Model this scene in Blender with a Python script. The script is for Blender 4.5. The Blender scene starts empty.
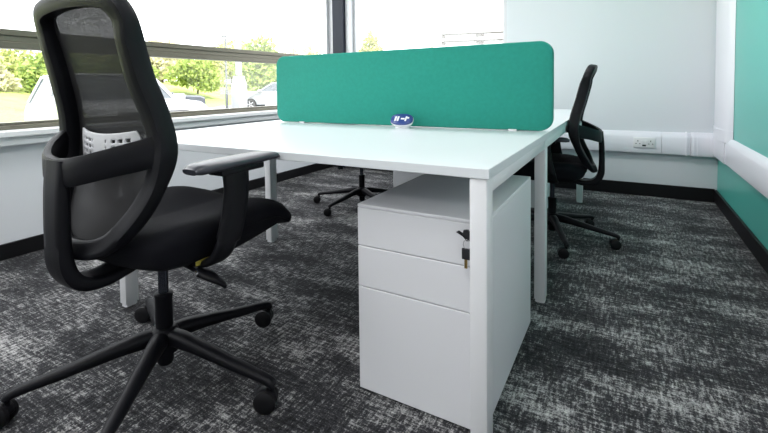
import bpy, bmesh, math, random
from mathutils import Vector, Matrix
random.seed(7)
R = math.radians
SC = bpy.context.scene
COL = SC.collection

# ------------------------------------------------------------------ helpers
def tag(o, label=None, cat=None, group=None, kind=None):
    if label: o['label'] = label
    if cat: o['category'] = cat
    if group: o['group'] = group
    if kind: o['kind'] = kind
    return o

def empty(name, loc=(0, 0, 0), rz=0.0):
    o = bpy.data.objects.new(name, None)
    o.empty_display_size = .1
    COL.objects.link(o)
    o.location = loc
    o.rotation_euler = (0, 0, rz)
    return o

def build(name, bm, mat, parent=None, smooth=None, mods=None):
    bmesh.ops.recalc_face_normals(bm, faces=bm.faces[:])
    me = bpy.data.meshes.new(name)
    bm.to_mesh(me)
    bm.free()
    mats = mat if isinstance(mat, (list, tuple)) else [mat]
    for m in mats:
        me.materials.append(m)
    if smooth is not None:
        for p in me.polygons:
            p.use_smooth = True
        me.set_sharp_from_angle(angle=R(smooth))
    o = bpy.data.objects.new(name, me)
    COL.objects.link(o)
    if parent is not None:
        o.parent = parent
    return o

def structure(name, bm, mat, parent=None, smooth=None):
    o = build(name, bm, mat, parent, smooth)
    if parent is None:
        o['kind'] = 'structure'
    return o

def box(bm, x0, x1, y0, y1, z0, z1, bev=0.0, seg=2, mi=0):
    r = bmesh.ops.create_cube(bm, size=1.0)
    vs = r['verts']
    for v in vs:
        v.co = Vector(((x0 + x1) / 2 + v.co.x * (x1 - x0), (y0 + y1) / 2 + v.co.y * (y1 - y0), (z0 + z1) / 2 + v.co.z * (z1 - z0)))
    fs = set(f for v in vs for f in v.link_faces)
    for f in fs:
        f.material_index = mi
    if bev > 0:
        es = list(set(e for v in vs for e in v.link_edges))
        bmesh.ops.bevel(bm, geom=es, offset=bev, segments=seg, profile=.5, affect='EDGES')
    return bm

def nb():
    return bmesh.new()

def catmull(pts, n=6, closed=False):
    P = [Vector(p) for p in pts]
    out = []
    m = len(P)
    rng = range(m) if closed else range(m - 1)
    for i in rng:
        if closed:
            a, b, c, d = P[(i - 1) % m], P[i], P[(i + 1) % m], P[(i + 2) % m]
        else:
            b, c = P[i], P[i + 1]
            a = P[i - 1] if i > 0 else b * 2 - c
            d = P[i + 2] if i + 2 < m else c * 2 - b
        for k in range(n):
            t = k / n
            out.append(.5 * ((2 * b) + (c - a) * t + (2 * a - 5 * b + 4 * c - d) * t * t + (3 * b - a - 3 * c + d) * t ** 3))
    if not closed:
        out.append(P[-1].copy())
    return out

def lerp_list(vals, n, closed=False):
    m = len(vals)
    out = []
    rng = range(m) if closed else range(m - 1)
    for i in rng:
        a, b = vals[i], vals[(i + 1) % m]
        for k in range(n):
            t = k / n
            t = t * t * (3 - 2 * t)
            out.append(a * (1 - t) + b * t)
    if not closed:
        out.append(vals[-1])
    return out

def sweep(bm, pts, W, D, ref, closed=False, n=6, ns=14, pw=4.0):
    """Sweep a rounded-rectangle section along pts. W = size along side axis, D = size along ref axis.
    ref: vector, or a function of the point giving the axis for D."""
    P = catmull(pts, n, closed)
    Wl = lerp_list(W if isinstance(W, (list, tuple)) else [W] * len(pts), n, closed)
    Dl = lerp_list(D if isinstance(D, (list, tuple)) else [D] * len(pts), n, closed)
    rings = []
    m = len(P)
    for i, p in enumerate(P):
        if closed:
            t = P[(i + 1) % m] - P[i - 1]
        else:
            t = P[min(i + 1, m - 1)] - P[max(i - 1, 0)]
        t.normalize()
        rf = Vector(ref(p) if callable(ref) else ref)
        side = t.cross(rf).normalized()
        dd = side.cross(t).normalized()
        ring = []
        for k in range(ns):
            a = 2 * math.pi * (k + .5) / ns
            c, s = math.cos(a), math.sin(a)
            rr = (abs(c) ** pw + abs(s) ** pw) ** (-1 / pw)
            ring.append(bm.verts.new(p + side * (c * rr * Wl[i] / 2) + dd * (s * rr * Dl[i] / 2)))
        rings.append(ring)
    rng = range(m) if closed else range(m - 1)
    for i in rng:
        a, b = rings[i], rings[(i + 1) % m]
        for k in range(ns):
            bm.faces.new((a[k], a[(k + 1) % ns], b[(k + 1) % ns], b[k]))
    if not closed:
        bm.faces.new(rings[0][::-1])
        bm.faces.new(rings[-1])
    return bm

def lathe(bm, prof, c=(0, 0, 0), axis='Z', n=24, cap=True):
    """prof: list of (r, h) along the axis."""
    c = Vector(c)
    rings = []
    for r, h in prof:
        ring = []
        for k in range(n):
            a = 2 * math.pi * k / n
            u, v = r * math.cos(a), r * math.sin(a)
            if axis == 'Z': q = Vector((u, v, h))
            elif axis == 'X': q = Vector((h, u, v))
            else: q = Vector((u, h, v))
            ring.append(bm.verts.new(c + q))
        rings.append(ring)
    for a, b in zip(rings[:-1], rings[1:]):
        for k in range(n):
            bm.faces.new((a[k], a[(k + 1) % n], b[(k + 1) % n], b[k]))
    if cap:
        bm.faces.new(rings[0][::-1])
        bm.faces.new(rings[-1])
    return bm

def prism(bm, poly, a0, a1, axis='Y'):
    """Extrude a 2D polygon. axis Y: poly=(x,z); X: poly=(y,z); Z: poly=(x,y)."""
    def mk(p, a):
        return {'Y': (p[0], a, p[1]), 'X': (a, p[0], p[1]), 'Z': (p[0], p[1], a)}[axis]
    A = [bm.verts.new(mk(p, a0)) for p in poly]
    B = [bm.verts.new(mk(p, a1)) for p in poly]
    n = len(poly)
    for k in range(n):
        bm.faces.new((A[k], A[(k + 1) % n], B[(k + 1) % n], B[k]))
    bm.faces.new(A[::-1]); bm.faces.new(B)
    return bm

def rrect(x0, x1, y0, y1, r, n=6):
    out = []
    for cx, cy, a0 in ((x1 - r, y1 - r, 0), (x0 + r, y1 - r, 90), (x0 + r, y0 + r, 180), (x1 - r, y0 + r, 270)):
        for k in range(n + 1):
            a = R(a0 + 90 * k / n)
            out.append((cx + r * math.cos(a), cy + r * math.sin(a)))
    return out

def children(o):
    return [c for c in bpy.data.objects if c.parent == o]

def copy_tree(o, parent=None):
    kids = children(o)
    c = o.copy()
    COL.objects.link(c)
    if parent is not None:
        c.parent = parent
    for k in kids:
        copy_tree(k, c)
    return c

# ------------------------------------------------------------------ materials
def mat(name, col, rough=.5, metal=0.0, bump=0.0, bscale=200.0, spec=.5, vary=0.0, vscale=3.0, sheen=0.0, coat=0.0):
    m = bpy.data.materials.new(name)
    m.use_nodes = True
    nt = m.node_tree
    b = nt.nodes['Principled BSDF']
    b.inputs['Base Color'].default_value = (*col, 1)
    b.inputs['Roughness'].default_value = rough
    b.inputs['Metallic'].default_value = metal
    b.inputs['Specular IOR Level'].default_value = spec
    b.inputs['Sheen Weight'].default_value = sheen
    b.inputs['Coat Weight'].default_value = coat
    tc = nt.nodes.new('ShaderNodeTexCoord')
    if vary:
        n = nt.nodes.new('ShaderNodeTexNoise')
        n.inputs['Scale'].default_value = vscale
        n.inputs['Detail'].default_value = 4
        nt.links.new(tc.outputs['Object'], n.inputs['Vector'])
        rp = nt.nodes.new('ShaderNodeValToRGB')
        rp.color_ramp.elements[0].position = .3
        rp.color_ramp.elements[1].position = .7
        rp.color_ramp.elements[0].color = (*[c * (1 - vary) for c in col], 1)
        rp.color_ramp.elements[1].color = (*[min(1, c * (1 + vary)) for c in col], 1)
        nt.links.new(n.outputs['Fac'], rp.inputs['Fac'])
        nt.links.new(rp.outputs['Color'], b.inputs['Base Color'])
    if bump:
        n = nt.nodes.new('ShaderNodeTexNoise')
        n.inputs['Scale'].default_value = bscale
        n.inputs['Detail'].default_value = 3
        nt.links.new(tc.outputs['Object'], n.inputs['Vector'])
        bp = nt.nodes.new('ShaderNodeBump')
        bp.inputs['Strength'].default_value = bump
        bp.inputs['Distance'].default_value = .002
        nt.links.new(n.outputs['Fac'], bp.inputs['Height'])
        nt.links.new(bp.outputs['Normal'], b.inputs['Normal'])
    return m

def glass_mat(name, tint=(1, 1, 1), gloss=.06):
    m = bpy.data.materials.new(name)
    m.use_nodes = True
    nt = m.node_tree
    nt.nodes.remove(nt.nodes['Principled BSDF'])
    out = nt.nodes['Material Output']
    t = nt.nodes.new('ShaderNodeBsdfTransparent'); t.inputs['Color'].default_value = (*tint, 1)
    g = nt.nodes.new('ShaderNodeBsdfGlossy'); g.inputs['Roughness'].default_value = .02
    mx = nt.nodes.new('ShaderNodeMixShader'); mx.inputs['Fac'].default_value = gloss
    nt.links.new(t.outputs[0], mx.inputs[1]); nt.links.new(g.outputs[0], mx.inputs[2])
    nt.links.new(mx.outputs[0], out.inputs['Surface'])
    return m

def carpet_mat():
    m = bpy.data.materials.new('carpet')
    m.use_nodes = True
    nt = m.node_tree
    b = nt.nodes['Principled BSDF']
    b.inputs['Roughness'].default_value = .95
    b.inputs['Specular IOR Level'].default_value = .15
    b.inputs['Sheen Weight'].default_value = .05
    b.inputs['Sheen Roughness'].default_value = .5
    tc = nt.nodes.new('ShaderNodeTexCoord')
    def noise(sx, sy, scale, detail=3, rough=.6):
        mp = nt.nodes.new('ShaderNodeMapping')
        mp.inputs['Scale'].default_value = (sx, sy, 1)
        nt.links.new(tc.outputs['Object'], mp.inputs['Vector'])
        n = nt.nodes.new('ShaderNodeTexNoise')
        n.inputs['Scale'].default_value = scale
        n.inputs['Detail'].default_value = detail
        n.inputs['Roughness'].default_value = rough
        nt.links.new(mp.outputs[0], n.inputs['Vector'])
        return n.outputs['Fac']
    def mul(a, k):
        x = nt.nodes.new('ShaderNodeMath'); x.operation = 'MULTIPLY'
        nt.links.new(a, x.inputs[0]); x.inputs[1].default_value = k
        return x.outputs[0]
    def add(a, c):
        x = nt.nodes.new('ShaderNodeMath'); x.operation = 'ADD'
        nt.links.new(a, x.inputs[0]); nt.links.new(c, x.inputs[1])
        return x.outputs[0]
    def mx(a, c):
        x = nt.nodes.new('ShaderNodeMath'); x.operation = 'MAXIMUM'
        nt.links.new(a, x.inputs[0]); nt.links.new(c, x.inputs[1])
        return x.outputs[0]
    wx = noise(18, 95, 1.0, 5, .7)
    wy = noise(95, 18, 1.0, 5, .7)
    bl = noise(2.2, 5, 1.0, 5, .65)
    fi = noise(1, 1, 190.0, 3, .7)
    v = add(add(mul(add(wx, wy), .36), mul(bl, .36)), mul(fi, .30))
    rp = nt.nodes.new('ShaderNodeValToRGB')
    e = rp.color_ramp.elements
    e[0].position = .60; e[0].color = (.006, .006, .007, 1)
    e[1].position = .825; e[1].color = (.52, .52, .51, 1)
    k = e.new(.70); k.color = (.038, .039, .043, 1)
    nt.links.new(v, rp.inputs['Fac'])
    nt.links.new(rp.outputs['Color'], b.inputs['Base Color'])
    bp = nt.nodes.new('ShaderNodeBump')
    bp.inputs['Strength'].default_value = .5; bp.inputs['Distance'].default_value = .003
    nt.links.new(fi, bp.inputs['Height'])
    nt.links.new(bp.outputs['Normal'], b.inputs['Normal'])
    return m

def mesh_fabric():
    m = bpy.data.materials.new('chair_mesh')
    m.use_nodes = True
    nt = m.node_tree
    b = nt.nodes['Principled BSDF']
    b.inputs['Base Color'].default_value = (.020, .020, .021, 1)
    b.inputs['Specular IOR Level'].default_value = .2
    b.inputs['Roughness'].default_value = .7
    out = nt.nodes['Material Output']
    tc = nt.nodes.new('ShaderNodeTexCoord')
    n = nt.nodes.new('ShaderNodeTexNoise')
    n.inputs['Scale'].default_value = 160
    nt.links.new(tc.outputs['Object'], n.inputs['Vector'])
    mr = nt.nodes.new('ShaderNodeMapRange')
    mr.inputs['From Min'].default_value = .3; mr.inputs['From Max'].default_value = .7
    mr.inputs['To Min'].default_value = .955; mr.inputs['To Max'].default_value = .995
    nt.links.new(n.outputs['Fac'], mr.inputs['Value'])
    t = nt.nodes.new('ShaderNodeBsdfTransparent')
    mx = nt.nodes.new('ShaderNodeMixShader')
    nt.links.new(mr.outputs[0], mx.inputs['Fac'])
    nt.links.new(t.outputs[0], mx.inputs[1]); nt.links.new(b.outputs[0], mx.inputs[2])
    nt.links.new(mx.outputs[0], out.inputs['Surface'])
    return m

def leaf_mat(name, c1, c2):
    m = bpy.data.materials.new(name)
    m.use_nodes = True
    nt = m.node_tree
    nt.nodes.remove(nt.nodes['Principled BSDF'])
    out = nt.nodes['Material Output']
    tc = nt.nodes.new('ShaderNodeTexCoord')
    n = nt.nodes.new('ShaderNodeTexNoise'); n.inputs['Scale'].default_value = 2.2
    nt.links.new(tc.outputs['Object'], n.inputs['Vector'])
    rp = nt.nodes.new('ShaderNodeValToRGB')
    rp.color_ramp.elements[0].position = .35; rp.color_ramp.elements[0].color = (*c1, 1)
    rp.color_ramp.elements[1].position = .65; rp.color_ramp.elements[1].color = (*c2, 1)
    nt.links.new(n.outputs['Fac'], rp.inputs['Fac'])
    d = nt.nodes.new('ShaderNodeBsdfDiffuse'); t = nt.nodes.new('ShaderNodeBsdfTranslucent')
    nt.links.new(rp.outputs['Color'], d.inputs['Color']); nt.links.new(rp.outputs['Color'], t.inputs['Color'])
    mx = nt.nodes.new('ShaderNodeMixShader'); mx.inputs['Fac'].default_value = .4
    nt.links.new(d.outputs[0], mx.inputs[1]); nt.links.new(t.outputs[0], mx.inputs[2])
    nt.links.new(mx.outputs[0], out.inputs['Surface'])
    return m

M = dict(
    wall=mat('white_wall_paint', (.685, .71, .74), .75, bump=.08, bscale=300, spec=.3),
    green_wall=mat('green_wall_paint', (.095, .48, .41), .32, bump=.06, bscale=300, spec=.35),
    ceil=mat('ceiling_paint', (.8, .8, .8), .9),
    black_skirt=mat('black_skirting_paint', (.006, .006, .007), .5, bump=.05, spec=.2),
    sill=mat('white_sill_paint', (.80, .82, .83), .35, bump=.03),
    frame=mat('taupe_frame_metal', (.15, .14, .105), .42, metal=.35, bump=.05, bscale=80),
    frame_lt=mat('pale_frame_metal', (.62, .63, .65), .4, metal=.2, bump=.03),
    navy=mat('dark_column_paint', (.005, .009, .022), .35, bump=.04, spec=.3),
    glass=glass_mat('window_glass', (.97, .985, .98), .05),
    carpet=carpet_mat(),
    desk=mat('white_laminate', (.70, .738, .755), .30, bump=.02, bscale=400, spec=.5),
    edge=mat('pale_desk_edge', (.66, .69, .69), .4),
    steel=mat('white_powder_coated_steel', (.74, .75, .76), .38, bump=.04, bscale=500),
    ped=mat('white_pedestal_paint', (.72, .73, .75), .42, bump=.04, bscale=500),
    gap=mat('drawer_gap_shade', (.03, .03, .032), .8),
    felt=mat('green_screen_fabric', (.024, .275, .215), .92, bump=.6, bscale=700, spec=.15, vary=.05, vscale=60, sheen=.15),
    trunk=mat('white_plastic_trunking', (.80, .80, .85), .3, bump=.02),
    sock=mat('white_socket_plastic', (.83, .83, .84), .3),
    hole=mat('dark_socket_hole', (.015, .02, .02), .5),
    plastic=mat('black_chair_plastic', (.0032, .0034, .0052), .46, bump=.12, bscale=900, spec=.20),
    seatfab=mat('black_seat_fabric', (.0045, .0048, .0075), .8, bump=.5, bscale=900, spec=.14, sheen=.01),
    mesh=mesh_fabric(),
    pad=mat('grey_lumbar_plastic', (.58, .59, .61), .5, bump=.1, bscale=500),
    armpad=mat('black_arm_pad', (.03, .032, .042), .32, bump=.12, bscale=600),
    wheel=mat('black_caster_rubber', (.005, .005, .006), .5, spec=.25),
    pist=mat('black_piston_metal', (.05, .055, .07), .25, metal=.8),
    yellow=mat('olive_yellow_sticker', (.26, .22, .03), .6),
    keyblk=mat('black_key_plastic', (.012, .013, .016), .4),
    chrome=mat('chrome_metal', (.65, .65, .66), .22, metal=1.0),
    brass=mat('brass_key_metal', (.38, .27, .10), .35, metal=.9),
    blue=mat('navy_blue_plastic', (.018, .05, .22), .3, coat=.3),
    gw=mat('white_gloss_plastic', (.82, .83, .85), .25, coat=.3),
    tarmac=mat('pale_tarmac', (.36, .36, .36), .9, bump=.3, bscale=60, vary=.1),
    grass=mat('sunlit_grass', (.30, .36, .09), .95, bump=.5, bscale=30, vary=.22, vscale=1.3),
    carw=mat('white_car_paint', (.40, .41, .43), .3, coat=.5),
    cars=mat('silver_car_paint', (.22, .23, .25), .3, metal=.2, coat=.5),
    card=mat('dark_grey_car_paint', (.03, .036, .05), .3, coat=.5),
    carglass=mat('dark_car_glass', (.06, .07, .08), .08, spec=.5),
    tyre=mat('black_tyre_rubber', (.03, .03, .03), .8),
    rim=mat('alloy_wheel_metal', (.5, .5, .52), .3, metal=.8),
    grille=mat('black_grille_plastic', (.05, .05, .055), .5),
    lens=mat('clear_headlight_plastic', (.75, .77, .8), .1),
    plate=mat('white_number_plate', (.8, .8, .78), .4),
    post=mat('pale_grey_lamp_post_paint', (.25, .26, .275), .5, bump=.05),
    post2=mat('grey_galvanised_post', (.06, .065, .07), .6),
    bark=mat('brown_bark', (.16, .12, .08), .9, bump=.6, bscale=25),
    leafA=leaf_mat('yellow_green_leaves', (.34, .38, .11), (.50, .50, .24)),
    leafB=leaf_mat('mid_green_leaves', (.22, .30, .06), (.40, .46, .16)),
    leafC=leaf_mat('pale_straw_leaves', (.48, .46, .28), (.58, .55, .38)),
    clad=mat('pale_cladding', (.72, .72, .72), .6, vary=.03),
    louv=mat('grey_louvre_metal', (.09, .085, .08), .6),
)

# ------------------------------------------------------------------ camera
cam_d = bpy.data.cameras.new('camera')
cam = bpy.data.objects.new('camera', cam_d)
COL.objects.link(cam)
R3 = Vector((0.855579906346289, 0.5174952615436637, -0.013478803223222289))
U3 = Vector((-0.009921682026751484, 0.04242511371215675, 0.9990503840909478))
F3 = Vector((-0.5175756795698917, 0.8546337016560753, -0.041432498251964565))
H = .9336
mw = Matrix(((R3.x, U3.x, -F3.x, 0), (R3.y, U3.y, -F3.y, 0), (R3.z, U3.z, -F3.z, H), (0, 0, 0, 1)))
cam.matrix_world = mw
cam_d.sensor_width = 36
cam_d.lens = 446.07 * 36 / 768
cam_d.shift_x = (384 - 356.9) / 768
cam_d.shift_y = (105.23 - 216.5) / 768
cam_d.clip_start = .02
cam_d.clip_end = 500
SC.camera = cam

# ------------------------------------------------------------------ room shell
XL, XR, YF, YB, ZC = -2.956, .605, -4.2, 4.365, 2.65
T = .16
bm = nb(); box(bm, XL - T, XR + T, YF - T, YB + T, -.1, 0)
structure('floor', bm, M['carpet'])
bm = nb(); box(bm, XL - T, XR + T, YF - T, YB + T, ZC, ZC + .1)
structure('ceiling', bm, M['ceil'])
WT = 2.35   # window head
bm = nb()
box(bm, XL - T, XL, YF - T, YB + T, 0, .655)
box(bm, XL - T, XL, YF - T, YB + T, WT, ZC)
box(bm, XL - T, XL, YF - T, -3.9, .655, WT)
structure('wall_left', bm, M['wall'])
bm = nb()
WX0, WX1, WZ = -2.72, -.978, .80
box(bm, XL, XR + T, YB, YB + T, 0, WZ)
box(bm, XL, XR + T, YB, YB + T, WT, ZC)
box(bm, WX1, XR + T, YB, YB + T, WZ, WT)
structure('wall_back', bm, M['wall'])
bm = nb(); box(bm, XR, XR + T, 2.0, YB, 0, ZC); box(bm, XR, XR + T, YF - T, 1.999, 0, ZC, mi=1)  # unseen near part made white to keep green bounce off the pedestal
structure('wall_right', bm, [M['green_wall'], M['wall']])
bm = nb(); box(bm, XL, XR, YF - T, YF, 0, ZC)
structure('wall_front', bm, M['wall'])
# black skirting
SK = .098
bm = nb(); box(bm, XL, XL + .016, YF, YB, 0, .088, .003)
structure('baseboard_left', bm, M['black_skirt'])
bm = nb(); box(bm, XL + .016, XR - .016, YB - .016, YB, 0, .105, .003)
structure('baseboard_back', bm, M['black_skirt'])
bm = nb(); box(bm, XR - .016, XR, YF, YB, 0, SK, .003)
structure('baseboard_right', bm, M['black_skirt'])
# window sill board + the moulded board below it
bm = nb(); box(bm, XL - .03, XL + .085, YF, YB, .682, .716, .006)
structure('trim_1', bm, M['sill'])
bm = nb(); box(bm, XL - .0, XL + .055, YF, YB, .634, .682, .004)
structure('trim_2', bm, M['sill'])

# window in the left wall: frame rails, transom, panes; extended unseen behind the camera to light near faces
FX0, FX1 = -3.06, -2.985
bm = nb()
box(bm, FX0, FX1, -3.9, 4.30, .655, .742, .004)
box(bm, FX0, FX1 - .012, -3.9, 4.30, .742, .757, .003)
box(bm, FX0, FX1 + .012, -3.9, 4.30, 1.176, 1.214, .004)
box(bm, FX0, FX1 + .004, -3.9, 4.30, 1.214, 1.248, .003)
box(bm, FX0, FX1 + .012, -3.9, 4.30, 1.248, 1.284, .004)
box(bm, FX0, FX1, -3.9, 4.30, WT - .06, WT, .004)
box(bm, FX0, FX1, -3.9, -3.84, .75, WT, .004)
w1 = structure('window_1', bm, M['frame'])
bm = nb(); box(bm, -3.028, -3.020, -3.88, 4.28, .75, 1.19); build('window_pane', bm, M['glass'], w1)
bm = nb(); box(bm, -3.028, -3.020, -3.88, 4.28, 1.27, WT - .04); build('window_pane', bm, M['glass'], w1)
# corner column between the two windows, with pale frame strips
bm = nb(); box(bm, -2.930, -2.780, YB - .055, YB + .10, .0, ZC, .004)
structure('trim_3', bm, M['navy'])
bm = nb(); box(bm, -3.03, -2.931, YB - .02, YB + .08, .716, WT, .004); box(bm, -3.06, -3.0, 4.30, YB + .08, .7, WT, .004)
structure('trim_4', bm, M['frame_lt'])
bm = nb(); box(bm, -2.779, -2.722, YB - .01, YB + .08, WZ, WT, .004)
structure('trim_5', bm, M['frame_lt'])
# window in the back wall
bm = nb()
box(bm, WX0, WX1, YB + .07, YB + .13, WZ, WZ + .05, .004)
box(bm, WX0, WX1, YB + .07, YB + .13, WT - .05, WT, .004)
box(bm, WX1 - .05, WX1, YB + .07, YB + .13, WZ + .05, WT - .05, .004)
box(bm, WX0 - .002, WX0 + .03, YB + .07, YB + .13, WZ + .05, WT - .05, .004)
w2 = structure('window_2', bm, M['frame_lt'])
bm = nb(); box(bm, WX0 + .02, WX1 - .04, YB + .096, YB + .104, WZ + .04, WT - .04); build('window_pane', bm, M['glass'], w2)

# ------------------------------------------------------------------ trunking along the walls
ZT0, ZT1 = .362, .535
def prof_back(y_wall, d):      # (y,z) D-profile
    return [(y_wall, ZT0), (y_wall - d * .92, ZT0), (y_wall - d, ZT0 + .012), (y_wall - d, ZT1 - .042), (y_wall - d * .8, ZT1 - .022), (y_wall - d * .45, ZT1 - .006), (y_wall, ZT1)]
tk = empty('cable_trunking', (XR, YB, ZT0))
tag(tk, 'white plastic cable trunking running low along both walls and up the corner', 'trunking')
def tl(o):
    o.matrix_parent_inverse = Matrix.Translation((-XR, -YB, -ZT0))
    return o
D = .055
bm = nb(); prism(bm, prof_back(YB, D), XL + .03, .24, 'X'); tl(build('trunking_length', bm, M['trunk'], tk, 40))
bm = nb(); prism(bm, prof_back(YB, D), .242, .43, 'X'); tl(build('trunking_length', bm, M['trunk'], tk, 40))
pr = [(XR - (YB - y) * .6, z + .016) for y, z in prof_back(YB, D)]
bm = nb(); prism(bm, pr, YF, YB - .505, 'Y'); tl(build('trunking_length', bm, M['trunk'], tk, 40))
# inside corner fitting
bm = nb()
prism(bm, [(y - .0 if y > YB - .001 else y - .005, z - .004 if z < .45 else z + .004) for y, z in prof_back(YB, D)], .432, XR - .001, 'X')
tl(build('corner_cover', bm, M['trunk'], tk, 40))
bm = nb()
prism(bm, [(x if x > XR - .001 else x - .005, z - .004 if z < .45 else z + .004) for x, z in pr], YB - .503, YB - .062, 'Y')
tl(build('corner_cover', bm, M['trunk'], tk, 40))
bm = nb()
for x in (.40, .447, .472):
    prism(bm, [(y if y > YB - .001 else y - .010, z - .006 if z < .45 else z + .006) for y, z in prof_back(YB, D)], x, x + .010, 'X')
tl(build('joint_ring', bm, M['trunk'], tk, 40))
# rising length in the corner: D-shaped
vx = []
for k in range(9):
    a = math.pi * k / 8
    vx.append((XR - .002 - .050 * math.sin(a) ** .8, YB - .300 + .275 * math.cos(a)))
bm = nb(); prism(bm, vx, ZT1 + .002, ZC - .002, 'Z'); tl(build('rising_trunking', bm, M['trunk'], tk, 40))
bm = nb(); prism(bm, [(XR - .001 + (x - XR) * 1.08, YB - .300 + (y - YB + .300) * 1.02) for x, y in vx], ZT1 - .01, ZT1 + .07, 'Z'); tl(build('joint_cover', bm, M['trunk'], tk, 40))

# double socket on the trunking face
YS = YB - D - .001
sk = empty('wall_socket', (.125, YS, .448))
tag(sk, 'white double plug socket on the trunking under the pale back wall', 'socket')
bm = nb(); box(bm, -.075, .075, -.010, 0, -.042, .042, .004); build('face_plate', bm, M['sock'], sk, 30)
for s in (-1, 1):
    bm = nb()
    for dx, dz, w, h in ((0, .012, .005, .012), (-.013, -.010, .009, .005), (.013, -.010, .009, .005)):
        box(bm, s * .044 + dx - w / 2, s * .044 + dx + w / 2, -.0112, -.0085, dz - h / 2, dz + h / 2)
    build('pin_hole', bm, M['hole'], sk)
    bm = nb(); box(bm, s * .014 - .007, s * .014 + .007, -.0145, -.009, -.008, .016, .002); build('rocker_switch', bm, M['sock'], sk)
bm = nb(); box(bm, -.014, .012, -.0116, -.009, -.030, -.017, .001); build('red_mark', bm, M['hole'], sk)

# ------------------------------------------------------------------ desks
XD0, XD1, YD0, YD1, YD2 = -1.880, -.283, 1.080, 2.062, 3.930
ZD, TH = .73, .026
def leg(parent, x0, x1, y0, y1):
    bm = nb()
    box(bm, x0, x1, y0, y1, .012, ZD - TH - .001, .003)
    o = build('leg', bm, M['steel'], parent, 30)
    bm = nb()
    cx, cy = (x0 + x1) / 2, (y0 + y1) / 2
    w, d = (x1 - x0), (y1 - y0)
    prism(bm, rrect(cx - w * .46, cx + w * .46, cy - d * .46, cy + d * .46, .012, 4), 0, .014, 'Z')
    build('foot_cap', bm, M['steel'], o, 30)
    return o
LW, LD = .043, .060
d1 = empty('office_desk', ((XD0 + XD1) / 2, YD0, 0))
tag(d1, 'near white bench desk with green screen on its back edge', 'desk')
d1inv = Matrix.Translation((-(XD0 + XD1) / 2, -YD0, 0))
def pd(o, inv):
    o.matrix_parent_inverse = inv
    return o
bm = nb(); box(bm, XD0, XD1, YD0, YD1 - .001, ZD - TH, ZD, .0015, 1); pd(build('desktop', bm, M['desk'], d1), d1inv)
for x0, x1 in ((XD0 + .012, XD0 + .012 + LW), (XD1 - .007 - LW, XD1 - .007)):
    pd(leg(d1, x0, x1, YD0 + .004, YD0 + .004 + LD), d1inv)
    pd(leg(d1, x0, x1, YD1 - .064, YD1 - .064 + LD), d1inv)
    bm = nb(); box(bm, x0 + .001, x1 - .001, YD0 + .004 + LD, YD1 - .064, ZD - TH - .042, ZD - TH - .001, .002)
    pd(build('end_rail', bm, M['steel'], d1, 30), d1inv)
bm = nb(); box(bm, XD0 + .05, XD1 - .05, 1.60, 1.64, ZD - TH - .042, ZD - TH - .001, .002); pd(build('cross_rail', bm, M['steel'], d1, 30), d1inv)

d2 = empty('office_desk', ((XD0 + XD1) / 2, YD2, 0))
tag(d2, 'far white bench desk behind the green screen', 'desk')
d2inv = Matrix.Translation((-(XD0 + XD1) / 2, -YD2, 0))
bm = nb(); box(bm, XD0, XD1, YD1, YD2, ZD - TH, ZD, .0015, 1); pd(build('desktop', bm, M['desk'], d2), d2inv)
for x0, x1 in ((XD0 + .012, XD0 + .012 + LW), (XD1 - .007 - LW, XD1 - .007)):
    pd(leg(d2, x0, x1, YD2 - .060, YD2 - .008), d2inv)
    bm = nb(); box(bm, x0 + .001, x1 - .001, YD1 + .004, YD2 - .060, ZD - TH - .042, ZD - TH - .001, .002)
    pd(build('end_rail', bm, M['steel'], d2, 30), d2inv)

# green fabric screen
YSC = 2.030
sc = empty('desk_screen', ((XD0 + XD1) / 2, YSC, ZD))
tag(sc, 'long green fabric desk screen with rounded corners on the near desk', 'screen')
scinv = Matrix.Translation((-(XD0 + XD1) / 2, -YSC, -ZD))
bm = nb()
SX0, SX1, SZ0, SZ1 = -1.790, -.266, ZD + .003, 1.118
poly = rrect(SX0, SX1, SZ0, SZ1, .055, 8)
def inset(poly, k):
    cx, cz = (SX0 + SX1) / 2, (SZ0 + SZ1) / 2
    hx, hz = (SX1 - SX0) / 2, (SZ1 - SZ0) / 2
    return [(cx + (x - cx) * (hx - k) / hx, cz + (z - cz) * (hz - k) / hz) for x, z in poly]
layers = [(0, .006), (.002, .002), (.007, 0), (.031, 0), (.036, .002), (.038, .006)]
rings = []
for dy, k in layers:
    rings.append([bm.verts.new((x, YSC + dy, z)) for x, z in inset(poly, k)])
for a, b in zip(rings[:-1], rings[1:]):
    n = len(a)
    for k in range(n):
        bm.faces.new((a[k], a[(k + 1) % n], b[(k + 1) % n], b[k]))
bm.faces.new(rings[0]); bm.faces.new(rings[-1][::-1])
pd(build('fabric_panel', bm, M['felt'], sc, 50), scinv)
for x in (-1.60, -.43):
    bm = nb(); box(bm, x - .018, x + .018, YSC - .005, YSC + .043, ZD, ZD + .004, .001); box(bm, x - .018, x + .018, YSC - .004, YSC - .0005, ZD, ZD + .008, .001)
    pd(build('clamp_foot', bm, M['steel'], sc, 30), scinv)

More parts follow.
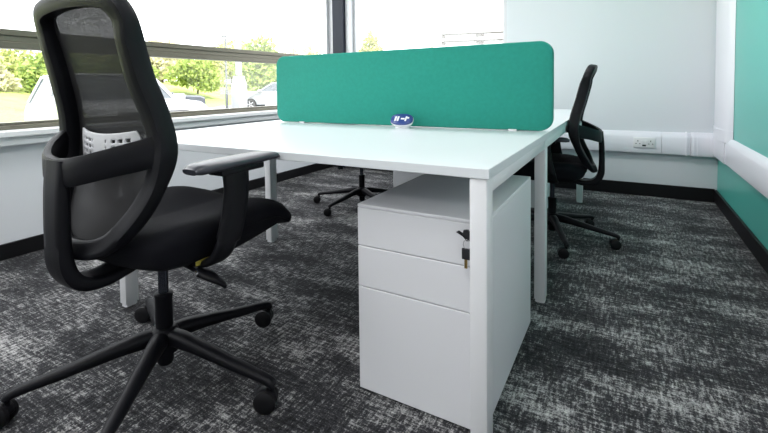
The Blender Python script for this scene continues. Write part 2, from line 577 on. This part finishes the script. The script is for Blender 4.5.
# small oval gadget with a navy top, leaning towards the camera
gd = empty('desk_gadget', (-.930, 1.955, ZD))
tag(gd, 'small oval white gadget with navy blue top on the near desk', 'gadget')
gd.rotation_euler = (0, 0, R(12))
def oval(rx, ry, n=40, pw=2.6):
    out = []
    for k in range(n):
        a = 2 * math.pi * k / n
        c, s = math.cos(a), math.sin(a)
        r = (abs(c) ** pw + abs(s) ** pw) ** (-1 / pw)
        out.append((rx * c * r, ry * s * r))
    return out
tilt = Matrix.Translation((0, .0, .0)) @ Matrix.Rotation(R(48), 4, 'X')
def oval_stack(bm, prof, M4):
    rings = []
    for k, z in prof:
        rings.append([bm.verts.new(M4 @ Vector((x, y, z))) for x, y in oval(.056 * k, .034 * k)])
    for a, b in zip(rings[:-1], rings[1:]):
        n = len(a)
        for i in range(n):
            bm.faces.new((a[i], a[(i + 1) % n], b[(i + 1) % n], b[i]))
    bm.faces.new(rings[0][::-1]); bm.faces.new(rings[-1])
TM = Matrix.Translation((0, .004, .0365)) @ tilt
bm = nb(); oval_stack(bm, [(.55, -.020), (.80, -.017), (.93, -.010), (1.0, .0), (1.0, .006), (.97, .009)], TM)
prism(bm, [(x, y + .012) for x, y in oval(.036, .022)], 0, .03, 'Z')
build('gadget_body', bm, M['gw'], gd, 40)
bm = nb(); oval_stack(bm, [(.985, .0085), (.96, .0125), (.88, .015)], TM)
tp = build('navy_top', bm, M['blue'], gd, 40)
bm = nb()
def glyph(pts):
    A = [bm.verts.new(TM @ Vector((x, y, .0148))) for x, y in pts]
    B = [bm.verts.new(TM @ Vector((x, y, .0158))) for x, y in pts]
    n = len(pts)
    for k in range(n):
        bm.faces.new((A[k], A[(k + 1) % n], B[(k + 1) % n], B[k]))
    bm.faces.new(A[::-1]); bm.faces.new(B)
for x0 in (-.036, -.024):
    glyph([(x0, -.014), (x0 + .009, -.014), (x0 + .013, .014), (x0 + .004, .014)])
glyph([(-.004, -.004), (.014, -.004), (.015, .004), (-.003, .004)])
glyph([(.015, -.014), (.023, -.014), (.027, .014), (.019, .014)])
glyph([(.026, .001), (.036, .001), (.037, .010), (.028, .010)])
build('white_symbol', bm, M['gw'], tp)

# ------------------------------------------------------------------ drawer pedestals
def pedestal(loc, rz, label, W=.385, Dp=.66, Hh=.578, lock=True):
    p = empty('drawer_pedestal', loc, rz)
    tag(p, label, 'drawer pedestal', 'white drawer pedestals under the desks')
    w = W / 2
    t = .018
    bm = nb()
    box(bm, -w, -w + .010, t + .002, Dp, .004, Hh - .010, .001, 1)
    box(bm, w - .010, w, t + .002, Dp, .004, Hh - .010, .001, 1)
    box(bm, -w + .010, w - .010, Dp - .010, Dp, .004, Hh - .010, 0)
    box(bm, -w + .010, w - .010, t + .002, Dp - .010, .004, .016, 0)
    build('carcass', bm, M['ped'], p, 30)
    bm = nb(); box(bm, -w + .011, w - .011, t + .003, t + .010, .018, Hh - .012); build('gap_shade_sheet', bm, M['gap'], p)  # dark sheet behind the fronts, shade of the drawer gaps as colour
    bm = nb(); box(bm, -w, w, 0.0, Dp, Hh - .010, Hh, .002, 2); build('top_panel', bm, M['ped'], p, 30)
    for z0, z1 in ((.452, .567), (.326, .4495), (.004, .3235)):
        bm = nb(); box(bm, -w, w, 0, t, z0, z1, .0015, 1)
        dr = build('drawer', bm, M['ped'], p, 30)
        if lock and z0 > .44:
            bm = nb(); lathe(bm, [(.0, -.006), (.010, -.006), (.011, -.004), (.011, 0)], (w - .044, 0, .541), 'Y', 20)
            build('lock_barrel', bm, M['chrome'], dr, 40)
    for sx in (-1, 1):
        for yy in (.06, Dp - .06):
            bm = nb(); lathe(bm, [(.018, 0), (.018, .006)], (sx * (w - .05), yy, 0), 'Z', 16); build('glide_foot', bm, M['wheel'], p, 40)
    return p
PX = -.507
ped1 = pedestal((PX, 1.150, 0), 0, 'white three-drawer pedestal with a key in its lock under the near desk')
pedestal((-.50, 3.72, 0), R(90), 'white pedestal seen between front pedestal and middle desk leg', W=.38, Dp=.42, lock=False)
pedestal((-1.765, 3.72, 0), R(-90), 'white pedestal behind the five-star base of the chair beyond the desk', W=.40, Dp=.42, lock=False)

# key in the lock with a black head, and a spare key hanging from it
ky = empty('key_bunch', (-.358, 1.1435, .541))
tag(ky, 'black-headed keys hanging from the lock of the front pedestal', 'keys')
bm = nb(); box(bm, -.002, .002, -.012, .0, -.004, .004, .0008); 
build('key_blade', bm, M['chrome'], ky)
bm = nb()
prism(bm, [(-.024, .006), (-.018, .010), (-.003, -.006), (.004, -.014), (.012, -.012), (.014, .006), (.008, .016), (-.004, .014), (-.006, .004), (-.014, .001)], -.017, -.011, 'Y')
build('key_head', bm, M['keyblk'], ky)
bm = nb()
ringp = [(.006 + .010 * math.cos(2 * math.pi * k / 16), -.0185 + .001 * math.sin(k), -.022 + .013 * math.sin(2 * math.pi * k / 16)) for k in range(16)]
sweep(bm, ringp, .0018, .0018, (0, 1, 0), True, 1, 6, 2)
build('key_ring', bm, M['chrome'], ky, 60)
bm = nb(); box(bm, -.008, .014, -.021, -.014, -.062, -.033, .002); kh = build('spare_key_head', bm, M['keyblk'], ky)
bm = nb(); box(bm, -.0015, .0065, -.0185, -.0165, -.086, -.062, .0006); build('brass_blade', bm, M['brass'], kh)

# ------------------------------------------------------------------ office chairs
def rail_half():
    return [(0.0, -.262, .505), (.10, -.245, .520), (.172, -.210, .580), (.212, -.170, .665), (.230, -.146, .765), (.215, -.154, .860),
            (.195, -.181, .960), (.192, -.204, 1.055), (.194, -.221, 1.118), (.163, -.238, 1.158), (.09, -.246, 1.172)]
def make_chair(turn=0, axle=118):
    root = empty('office_chair')
    pl, fb = M['plastic'], M['seatfab']
    # seat cushion: plan outline x profile
    bm = nb()
    NX, NY = 22, 22
    hx, y0, y1 = .272, -.215, .374
    def plan(u, v):       # u,v in -1..1 -> rounded-square plan
        kr = .42 if v < 0 else .32
        a = u * math.sqrt(max(0, 1 - kr * v * v)); b = v * math.sqrt(max(0, 1 - kr * u * u))
        k = 1.0 + .10 * (u * u * v * v)
        return a * hx * k, (y0 + y1) / 2 + b * (y1 - y0) / 2 * k
    def ztop(u, v):
        z = .548 - .020 * max(0, 1 - abs(u) * 1.15) * (1 - v * v * .5)
        z += .010 * (1 if abs(u) > .6 else abs(u) / .6)
        if v > .45: z -= .052 * ((v - .45) / .55) ** 2.2
        if v < -.7: z -= .012 * ((-v - .7) / .3)
        e = max(abs(u), abs(v))
        if e > .86: z -= .022 * ((e - .86) / .14) ** 2
        return z
    top = [[bm.verts.new((*plan(-1 + 2 * i / NX, -1 + 2 * j / NY), ztop(-1 + 2 * i / NX, -1 + 2 * j / NY))) for j in range(NY + 1)] for i in range(NX + 1)]
    for i in range(NX):
        for j in range(NY):
            bm.faces.new((top[i][j], top[i + 1][j], top[i + 1][j + 1], top[i][j + 1]))
    edge = [top[i][0] for i in range(NX + 1)] + [top[NX][j] for j in range(1, NY + 1)] + [top[i][NY] for i in range(NX - 1, -1, -1)] + [top[0][j] for j in range(NY - 1, 0, -1)]
    cy = (y0 + y1) / 2
    prev = edge
    for k, dz in ((1.010, -.014), (1.0, -.030)):
        cur = []
        for v in edge:
            zz = v.co.z + dz
            cur.append(bm.verts.new((v.co.x * k, cy + (v.co.y - cy) * k, zz)))
        n = len(edge)
        for i in range(n):
            bm.faces.new((prev[i], prev[(i + 1) % n], cur[(i + 1) % n], cur[i]))
        prev = cur
    bm.faces.new(prev)
    lower = [v.co.copy() for v in prev]
    seat = build('seat', bm, fb, root, 60)
    # under shell
    bm = nb()
    prev = [bm.verts.new((c.x * .995, cy + (c.y - cy) * .995, c.z + .002)) for c in lower]
    bm.faces.new(prev[::-1])
    for k, zf in ((.985, .478), (.955, .452), (.86, .434), (.60, .430)):
        cur = []
        for c in lower:
            z = zf + .018 * max(0, (c.y - .1) / .26)
            cur.append(bm.verts.new((c.x * k, cy + (c.y - cy) * k, min(c.z - .004, z))))
        n = len(cur)
        for i in range(n):
            bm.faces.new((prev[i], prev[(i + 1) % n], cur[(i + 1) % n], cur[i]))
        prev = cur
    bm.faces.new(prev)
    build('seat_shell', bm, M['seatfab'], seat, 60)
    # back frame: closed loop
    half = rail_half()
    loop = half + [(0, -.248, 1.176)] + [(-x, y, z) for x, y, z in half[:0:-1]]
    def sz(z, lo, mid, hi):
        return hi if z > 1.12 else (mid if z > .6 else lo)
    Wl = [.052 if p[2] < .6 else (.054 if p[2] < 1.0 else .048) for p in loop]
    Dl = [.026 if p[2] < .55 else (.042 if p[2] < .7 else (.062 if p[2] < 1.1 else .050)) for p in loop]
    bm = nb(); sweep(bm, loop, Wl, Dl, lambda p: (p.x * .25, -1.0, -.18 if p.z > .8 else .35), True, 6, 20, 5.0)
    bf = build('back_frame', bm, pl, root, 50)
    # yoke arms
    for s in (-1, 1):
        bm = nb()
        sweep(bm, [(s * .236, -.150, .775), (s * .205, -.190, .764), (s * .14, -.250, .744), (s * .07, -.288, .726), (s * .0, -.298, .716)],
              [.030, .028, .026, .026, .026], [.088, .080, .074, .074, .078], (0, 0, 1), False, 6, 16, 5)
        build('yoke_arm', bm, pl, bf, 50)
    # spine
    bm = nb()
    sweep(bm, [(0, -.296, .752), (0, -.302, .66), (0, -.304, .55), (0, -.298, .468), (0, -.266, .418), (0, -.20, .402), (0, -.10, .420), (0, .0, .432)],
          [.090, .088, .086, .086, .088, .094, .104, .11], [.030, .034, .036, .042, .042, .034, .028, .026], lambda p: (0, -.05 - p.y, .70 - p.z), False, 6, 20, 6)
    build('spine', bm, pl, root, 50)
    # mesh
    bm = nb()
    hs = catmull(half + [(0, -.248, 1.176)], 8)
    def at_z(z):
        for a, b in zip(hs[:-1], hs[1:]):
            if a.z <= z <= b.z and b.z > a.z:
                t = (z - a.z) / (b.z - a.z)
                return a.x + (b.x - a.x) * t, a.y + (b.y - a.y) * t
        return hs[-1].x, hs[-1].y
    rows = []
    NZ, NU = 40, 20
    for i in range(NZ + 1):
        z = .512 + (1.168 - .512) * i / NZ
        hw, y = at_z(z)
        y += .012
        row = []
        for k in range(NU + 1):
            u = -1 + 2 * k / NU
            row.append(bm.verts.new((u * hw, y - .012 * (1 - u * u), z)))
        rows.append(row)
    for i in range(NZ):
        for k in range(NU):
            bm.faces.new((rows[i][k], rows[i][k + 1], rows[i + 1][k + 1], rows[i + 1][k]))
    build('back_mesh', bm, M['mesh'], root, 80)
    # lumbar pad with rows of slots
    bm = nb()
    NX2, NZ2 = 57, 21
    V = {}
    holes = set()
    for c0 in (5, 10, 15, 20, 33, 38, 43, 48):
        for z0 in (3, 7, 11, 15):
            for a in range(1 if c0 in (20, 33) else 3):
                for b in range(2):
                    holes.add((c0 + a, z0 + b))
    for i in range(NX2 + 1):
        u = -1 + 2 * i / NX2
        for j in range(NZ2 + 1):
            v = j / NZ2
            top = .810 + .014 * abs(u) ** 2
            if abs(u) > .88: top -= .030 * ((abs(u) - .88) / .12) ** 2
            z = .716 + (top - .716) * v
            V[i, j] = bm.verts.new((u * .150 - .006, -.182 + .030 * u * u, z))
    for i in range(NX2):
        for j in range(NZ2):
            if (i, j) not in holes:
                bm.faces.new((V[i, j], V[i + 1, j], V[i + 1, j + 1], V[i, j + 1]))
    lp = build('lumbar_pad', bm, M['pad'], root, 60)
    lp.modifiers.new('thick', 'SOLIDIFY').thickness = .005
    # armrests
    for s in (-1, 1):
        bm = nb()
        sweep(bm, [(s * .318, .022, .700), (s * .322, .020, .64), (s * .320, .006, .56), (s * .312, -.010, .50), (s * .285, -.022, .452), (s * .22, -.03, .434), (s * .10, -.03, .432)],
              [.090, .086, .082, .080, .074, .062, .06], [.030, .028, .028, .028, .026, .022, .02], lambda p: (s, 0, .12) if p.z > .5 else ((s * .7, 0, -.7) if p.z > .445 else (0, 0, -1)), False, 6, 14, 3.6)
        ar = build('armrest', bm, pl, root, 50)
        bm = nb()
        sweep(bm, [(s * .308, -.128, .717), (s * .310, -.100, .7215), (s * .312, -.02, .7235), (s * .313, .10, .724), (s * .312, .164, .723), (s * .31, .190, .717)],
              [.060, .082, .088, .086, .078, .054], [.016, .028, .030, .028, .024, .012], (0, 0, 1), False, 6, 16, 3.2)
        build('arm_pad', bm, M['armpad'], ar, 50)
        bm = nb(); box(bm, s * .314 - .030, s * .314 + .030, -.05, .115, .694, .713, .006); build('arm_bracket', bm, pl, ar, 40)
    # mechanism, lever, sticker
    bm = nb(); box(bm, -.095, .095, -.12, .13, .405, .447, .014, 3)
    me = build('tilt_mechanism', bm, pl, root, 40)
    bm = nb(); sweep(bm, [(.08, -.06, .432), (.20, -.065, .428), (.262, -.068, .420)], .012, .012, (0, 0, 1), False, 3, 10, 2)
    sweep(bm, [(.250, -.070, .424), (.290, -.045, .405), (.308, -.02, .378)], [.038, .050, .044], [.016, .016, .012], (0, 0, 1), False, 4, 12, 4)
    build('tilt_lever', bm, pl, me, 50)
    bm = nb(); lathe(bm, [(.0, 0), (.006, 0), (.006, .006), (.0, .006)], (.268, -.088, .425), 'Y', 12, False); build('lever_end', bm, M['chrome'], me, 40)
    bm = nb(); box(bm, .255, .258, -.075, -.020, .440, .452); build('sticker', bm, M['yellow'], me)
    # gas column
    bm = nb(); lathe(bm, [(.016, .22), (.016, .415)], n=20); build('gas_piston', bm, M['pist'], root, 40)
    bm = nb(); lathe(bm, [(.022, .045), (.026, .055), (.026, .12), (.027, .262), (.029, .268), (.029, .276), (.024, .278), (.018, .279)], n=24)
    gc = build('gas_column', bm, pl, root, 40)
    # star base
    bm = nb(); lathe(bm, [(.028, .085), (.044, .090), (.050, .110), (.046, .150), (.036, .166), (.030, .168)], n=24); build('base_hub', bm, pl, root, 50)
    for a in (8 + turn, 79 + turn, 153 + turn, 241 + turn, 303 + turn):
        ca, sa = math.cos(R(a)), math.sin(R(a))
        def q(r, z): return (r * ca, r * sa, z)
        bm = nb()
        sweep(bm, [q(.02, .135), q(.07, .136), q(.16, .124), q(.27, .105), q(.37, .090), q(.405, .082), q(.417, .072)],
              [.056, .050, .044, .038, .032, .030, .026], [.052, .050, .040, .032, .026, .024, .018], (0, 0, 1), False, 5, 14, 3.0)
        build('base_leg', bm, pl, root, 50)
        cst = nb()
        lathe(cst, [(.008, .055), (.008, .078)], q(.410, 0), 'Z', 12)
        th = R(axle)
        ct, st = math.cos(th), math.sin(th)
        c0 = Vector(q(.410, 0)) + Vector((-st, ct, 0)) * .018
        # hood over the two wheels
        MM = Matrix.Translation(c0) @ Matrix.Rotation(th, 4, 'Z')
        hb = nb()
        lathe(hb, [(.0, -.021), (.022, -.021), (.031, -.012), (.031, .012), (.022, .021), (.0, .021)], (0, 0, .034), 'X', 20, False)
        for v in hb.verts:
            if v.co.z < .034: v.co.z = .034 + (v.co.z - .034) * .2
            v.co = MM @ v.co
        tmp = bpy.data.meshes.new('t'); hb.to_mesh(tmp); hb.free(); cst.from_mesh(tmp); bpy.data.meshes.remove(tmp)
        co = build('caster', cst, pl, root, 50)
        for s in (-1, 1):
            wb = nb()
            lathe(wb, [(.0, s * .006), (.024, s * .006), (.032, s * .010), (.032, s * .022), (.024, s * .027), (.010, s * .028), (.0, s * .028)], (0, 0, .032), 'X', 22, False)
            for v in wb.verts: v.co = MM @ v.co
            build('caster_wheel', wb, M['wheel'], co, 50)
    return root

CHX, CHY = -1.278, .885
ch1 = make_chair()
chairs = [ch1, make_chair(-44, 10), make_chair(-18, 210)]
for c, x, y, rz, k, lab in ((chairs[0], CHX, CHY, 0, 1, 'black mesh-backed office chair with grey lumbar pad in the foreground'),
                            (chairs[1], -.385, 2.93, R(92), .87, 'black mesh office chair at right end of far desk against the pale wall'),
                            (chairs[2], -1.775, 2.99, R(-90), .88, 'black office chair beyond the screen, only its five-star base showing under the desk')):
    c.location = (x, y, 0)
    c.rotation_euler = (0, 0, rz)
    c.scale = (k, k, k)
    tag(c, lab, 'chair', 'black swivel office chairs')

# ------------------------------------------------------------------ outside
GZ = -.25
bm = nb(); box(bm, -120, XL - T - .02, -40, 120, GZ - .2, GZ); box(bm, XL - T - .02, 60, YB + T + .02, 120, GZ - .2, GZ)
structure('ground', bm, M['tarmac'])
# grass bank: strip rising away from a kerb line
A = Vector((-13.6, 2.0, 0)); B = Vector((-26.0, 27.0, 0))
dirv = (B - A).normalized(); nrm = Vector((-dirv.y, dirv.x, 0))
if nrm.x > 0: nrm = -nrm
bm = nb()
prof = [(0, GZ - .05), (.4, GZ + .10), (3, .15), (7, 1.0), (11, 1.55), (16, 1.75), (60, 1.9)]
NS = 40
rows = []
for i in range(NS + 1):
    s = -18 + 78 * i / NS
    row = []
    for d, z in prof:
        p = A + dirv * s + nrm * d
        row.append(bm.verts.new((p.x, p.y, z + (.12 * math.sin(s * .7 + d) if d > 1 else 0))))
    rows.append(row)
for i in range(NS):
    for k in range(len(prof) - 1):
        bm.faces.new((rows[i][k], rows[i + 1][k], rows[i + 1][k + 1], rows[i][k + 1]))
g = build('grass_bank', bm, M['grass'], None, 60)
g['kind'] = 'structure'

def foliage(bm, c, rad, n, ls, rnd):
    for _ in range(n):
        while True:
            p = Vector((rnd.uniform(-1, 1), rnd.uniform(-1, 1), rnd.uniform(-1, 1)))
            l = p.length
            if .25 < l < 1: break
        p *= rnd.uniform(.85, 1.05)
        q = Vector((c[0] + p.x * rad[0], c[1] + p.y * rad[1], c[2] + p.z * rad[2]))
        a = Vector((rnd.gauss(0, 1), rnd.gauss(0, 1), rnd.gauss(0, .8))).normalized() * ls * rnd.uniform(.6, 1.3)
        b = a.cross(Vector((rnd.gauss(0, 1), rnd.gauss(0, 1), rnd.gauss(0, 1)))).normalized() * ls * .55
        bm.faces.new([bm.verts.new(q + v) for v in (-a, b, a, -b)])

def shrub(x, y, z0, w, h, mtl, label, group, seed, trunk=.35, lobes=7, n=260):
    rnd = random.Random(seed)
    t = empty('tree', (x, y, z0))
    tag(t, label, 'tree', group)
    bm = nb()
    for k in range(lobes):
        a = 2 * math.pi * k / lobes + rnd.random()
        rr = w * .28 if k else 0
        cz = h * (.24 + .34 * rnd.random()) if k else h * .68
        foliage(bm, (rr * math.cos(a), rr * math.sin(a), cz), (w * .32, w * .32, h * .31), n, .035 * h + .07, rnd)
    build('crown', bm, mtl, t)
    bm = nb(); sweep(bm, [(0, 0, 0), (.03 * w, 0, h * .25), (0, .03 * w, h * .6)], [.05 * h, .04 * h, .02 * h], [.05 * h, .04 * h, .02 * h], (0, 1, 0), False, 3, 8, 2)
    build('trunk', bm, M['bark'], t, 60)
    return t
def ray(px, d):
    k = (px - 356.9) / 446.07
    return (F3.x + R3.x * k) * d, (F3.y + R3.y * k) * d
TG = 'trees and bushes on the grass bank'
spots = [  # px, row (0 near, 1 behind), top line, material, label
    (-16, 0, 50, 'leafC', 'pale straw-coloured bush at the left picture edge below the transom'),
    (56, 0, 50, 'leafB', 'bush seen through the left of the chair mesh'),
    (128, 0, 52, 'leafB', 'bush seen through the right edge of the chair mesh'),
    (198, 0, 55, 'leafB', 'green bush in front, left of the thin street pole'),
    (264, 0, 40, 'leafB', 'tall leafy tree above the silver car at the screen corner'),
    (16, 1, 42, 'leafA', 'yellow-green bush just left of the foreground chair back'),
    (95, 1, 42, 'leafA', 'tree behind the middle of the chair mesh'),
    (163, 1, 41, 'leafC', 'straw-coloured tree just right of the foreground chair back'),
    (232, 1, 42, 'leafA', 'yellow-green tree behind the lamp post and the thin street pole'),
    (303, 1, 45, 'leafC', 'pale tree above the left end of the green screen'),
]
def kerb_dist(px):
    vx, vy = ray(px, 1.0)
    # A + s*dirv = t*(vx, vy)
    det = vx * (-dirv.y) + vy * dirv.x
    return (A.x * (-dirv.y) + A.y * dirv.x) / det
for i, (px, row, top, mt, lab) in enumerate(spots):
    d = kerb_dist(px) + (8 if row == 0 else 23)
    x, y = ray(px, d)
    w = d * 72 / 446 / (1.24 if row else 1.34)
    z0 = .55 if row == 0 else 1.2
    h = (H + (86.7 - top) / 446 * d - z0) * 1.16
    shrub(x, y, z0, w, h, M[mt], lab, TG, 100 + i, n=480)
for i, (px, d, w, h, mt, lab) in enumerate([
        (371, 46, 2.9, 6.9, 'leafA', 'yellow-green tree above the screen right of the dark column'),
        (392, 58, 2.8, 6.0, 'leafC', 'small pale tree right of the yellow-green tree above the screen'),
        (433, 50, 2.6, 5.6, 'leafA', 'tree just left of the banded building')]):
    x, y = ray(px, d)
    shrub(x, y, GZ, w, h, M[mt], lab, TG, 150 + i, n=420)

def make_car(x, y, rz, paint, label, L=4.25, Wd=1.76, Hc=1.46):
    c = empty('car', (x, y, GZ), rz)      # front towards local +X
    tag(c, label, 'car', 'parked cars outside the window')
    hw = Wd / 2
    # body side outline (x, z) with wheel arches
    xf, xr = L * .31, -L * .31
    def arch(cx, r=.35):
        return [(cx - r * math.cos(math.pi * k / 8), .30 + r * math.sin(math.pi * k / 8)) for k in range(9)]
    low = [(-L / 2 + .06, .30)] + [p for p in arch(xr)] + [p for p in arch(xf)] + [(L / 2 - .10, .26)]
    up_ = [(L / 2 - .02, .42), (L / 2, .74), (L / 2 - .02, .92), (L / 2 - .20, .98), (L * .20, 1.03), (-L * .25, 1.00), (-L * .44, .98), (-L / 2 + .02, .80), (-L / 2, .50)]
    bm = nb()
    poly = low + up_
    ys = [-hw, -hw + .07, hw - .07, hw]
    rings = []
    for yy in ys:
        ins = .05 if abs(yy) == hw else 0
        rings.append([bm.verts.new((px * (1 - ins * .3), yy, pz - (ins if pz > .85 else 0))) for px, pz in poly])
    n = len(poly)
    for a, b in zip(rings[:-1], rings[1:]):
        for k in range(n):
            bm.faces.new((a[k], a[(k + 1) % n], b[(k + 1) % n], b[k]))
    f1 = bm.faces.new(rings[0][::-1]); f2 = bm.faces.new(rings[-1])
    bmesh.ops.triangulate(bm, faces=[f1, f2])
    body = build('body', bm, paint, c, 35)
    # greenhouse
    bot = [(L * .215, .965), (-L * .435, .965)]
    topp = [(L * .03, Hc - .03), (-L * .02, Hc), (-L * .22, Hc), (-L * .33, Hc - .05)]
    bm = nb()
    prof = [bot[0]] + topp + [bot[1]]
    A_ = [bm.verts.new((px, -hw + (.04 if pz < 1 else .17), pz)) for px, pz in prof]
    B_ = [bm.verts.new((px, hw - (.04 if pz < 1 else .17), pz)) for px, pz in prof]
    for k in range(len(prof)):
        bm.faces.new((A_[k], A_[(k + 1) % len(prof)], B_[(k + 1) % len(prof)], B_[k]))
    bm.faces.new(A_[::-1]); bm.faces.new(B_)
    build('glasshouse', bm, M['carglass'], c)
    bm = nb()   # roof skin and pillars
    box(bm, -L * .30, L * .035, -hw + .16, hw - .16, Hc - .035, Hc + .012, .02, 3)
    for s in (-1, 1):
        for (xa, za, xb, zb) in ((L * .215, .965, L * .03, Hc - .02), (-L * .07, .965, -L * .08, Hc - .02), (-L * .43, .965, -L * .31, Hc - .03)):
            sweep(bm, [(xa, s * (hw - .035), za), ((xa + xb) / 2, s * (hw - .10), (za + zb) / 2), (xb, s * (hw - .165), zb)], .075, .05, (0, 1, 0), False, 3, 8, 3)
    build('roof', bm, paint, c, 40)
    for cx in (xf, xr):
        for s in (-1, 1):
            bm = nb(); lathe(bm, [(.20, -.10), (.29, -.10), (.315, -.07), (.315, .07), (.29, .10), (.20, .10)], (cx, s * (hw - .10), .315), 'Y', 28)
            wh = build('wheel', bm, M['tyre'], c, 40)
            bm = nb(); lathe(bm, [(.0, s * .085), (.05, s * .10), (.06, s * .085), (.19, s * .095), (.21, s * .102), (.215, s * .09)], (cx, s * (hw - .10), .315), 'Y', 28, False)
            for k in range(5):
                a = 2 * math.pi * k / 5
                sweep(bm, [(cx + .03 * math.cos(a), s * hw + s * .002, .315 + .03 * math.sin(a)), (cx + .19 * math.cos(a), s * hw + s * .002, .315 + .19 * math.sin(a))], .04, .02, (0, 1, 0), False, 1, 8, 4)
            build('rim', bm, M['rim'], wh, 40)
    bm = nb()
    for k in range(4):
        box(bm, L / 2 - .03, L / 2 + .012, -hw * .58, hw * .58, .64 + k * .065, .67 + k * .065, .004)
    build('grille', bm, M['grille'], c)
    for s in (-1, 1):
        bm = nb(); box(bm, L / 2 - .20, L / 2 - .03, s * hw * .78 - .16, s * hw * .78 + .16, .72, .86, .03, 3); build('headlight', bm, M['lens'], c, 40)
        bm = nb(); box(bm, L * .15, L * .20, s * (hw + .08) - .09, s * (hw + .08) + .09, .98, 1.10, .03, 3); build('wing_mirror', bm, paint, c, 40)
    bm = nb(); box(bm, L / 2 - .01, L / 2 + .018, -.26, .26, .30, .40, .004); build('number_plate', bm, M['plate'], c)
    return c
make_car(-7.9, 4.5, R(-12), M['carw'], 'white car parked nose-in nearest the window, right of the chair back', L=4.0)
make_car(-12.1, 7.35, R(90), M['card'], 'dark car parked behind the white car, left of the chair back')
x, y = ray(279, 24.5)
make_car(x, y, R(205), M['cars'], 'silver car further off beside the green screen corner')

# lamp post with a thick base cabinet
x, y = ray(239.5, 10.0)
lpo = empty('lamp_post', (x, y, GZ))
tag(lpo, 'thick white lamp post with a square base seen left of the screen', 'lamp post')
bm = nb(); box(bm, -.125, .125, -.125, .125, 0, 1.30, .01); prism(bm, [(-.125, 1.298), (.125, 1.298), (.07, 1.46), (-.07, 1.46)], -.10, .10, 'Y'); build('base_cabinet', bm, M['post'], lpo, 30)
bm = nb(); lathe(bm, [(.070, 1.48), (.064, 4), (.05, 7)], n=20); build('pole', bm, M['post'], lpo, 40)
bm = nb(); sweep(bm, [(0, 0, 6.95), (.3, 0, 7.05), (.9, 0, 7.1)], .06, .05, (0, 0, 1), False, 4, 10, 3); build('lamp_arm', bm, M['post'], lpo, 40)
bm = nb(); box(bm, .75, 1.3, -.12, .12, 7.04, 7.14, .03, 3); build('lamp_head', bm, M['post2'], lpo, 40)
x, y = ray(227, 25)
sp = empty('street_pole', (x, y, GZ))
tag(sp, 'thin grey street pole just left of the white lamp post', 'pole')
bm = nb(); lathe(bm, [(.09, 0), (.09, 1.1), (.05, 1.15), (.045, 4.1)], n=14); build('pole', bm, M['post2'], sp, 40)
bm = nb(); box(bm, -.30, .06, -.05, .05, 4.06, 4.16, .02, 2); build('lamp_head', bm, M['post2'], sp, 40)

# banded office block seen through the back window
xa, ya = ray(441, 60); xb, yb = ray(530, 57)
ang = math.atan2(yb - ya, xb - xa); Lb = math.hypot(xb - xa, yb - ya)
ob = empty('office_block', (xa, ya, GZ), ang)
tag(ob, 'pale office block with grey louvre bands far beyond the back window', 'building')
bm = nb(); box(bm, .6, Lb, .3, 8, 0, 8.2, .02, 1); build('wall', bm, M['clad'], ob)
for k in range(5):
    z = 8.1 - k * .95
    bm = nb(); box(bm, 0, Lb, 0, .5, z - .18, z, .01, 1)
    lb = build('louvre_band', bm, M['louv'], ob)
    bm = nb(); box(bm, 4.6, 5.6, -.02, .3, z - .55, z - .22, 0); box(bm, .1, .6, -.02, .3, z - .62, z - .22, 0)
    build('vent_panel', bm, M['louv'], lb)

# ------------------------------------------------------------------ light
w = bpy.data.worlds.new('sky'); SC.world = w
w.use_nodes = True
bg = w.node_tree.nodes['Background']
bg.inputs['Color'].default_value = (.96, .96, 1.0, 1)
bg.inputs['Strength'].default_value = 3.6
sd = bpy.data.lights.new('sun', 'SUN'); sd.energy = 8.0; sd.angle = R(6); sd.color = (1, .96, .88)
so = bpy.data.objects.new('sun', sd); COL.objects.link(so); so.rotation_euler = (R(48), 0, R(60)); so.location = (0, 0, 20)
def area(name, loc, rot, sx, sy, power, col=(1, 1, 1), portal=False):
    l = bpy.data.lights.new(name, 'AREA'); l.shape = 'RECTANGLE'; l.size = sx; l.size_y = sy; l.energy = power; l.color = col
    if portal: l.cycles.is_portal = True
    o = bpy.data.objects.new(name, l); COL.objects.link(o); o.location = loc; o.rotation_euler = rot
    return o
area('window_portal', (-3.10, .2, 1.53), (0, R(-90), 0), 1.7, 8.3, 0, portal=True)
area('window_portal', (-1.85, YB + .15, 1.57), (R(-90), 0, 0), 1.8, 1.6, 0, portal=True)
for x, y in ((-2.0, -2.2), (-.5, -2.2), (-2.0, .2), (-.5, .2), (-2.0, 2.6), (-.5, 2.6)):
    area('ceiling_panel', (x, y, ZC - .02), (0, 0, 0), .6, .6, 15, (1, .975, .985))

SC.view_settings.view_transform = 'Standard'
SC.view_settings.look = 'None'
SC.view_settings.gamma = 1.0
SC.view_settings.use_curve_mapping = False
SC.view_settings.exposure = 0.4
SC.cycles.use_denoising = True
SC.cycles.max_bounces = 10
SC.cycles.diffuse_bounces = 5
SC.cycles.transparent_max_bounces = 16
SC.cycles.sample_clamp_indirect = 6
SC.cycles.caustics_reflective = False
SC.cycles.caustics_refractive = False
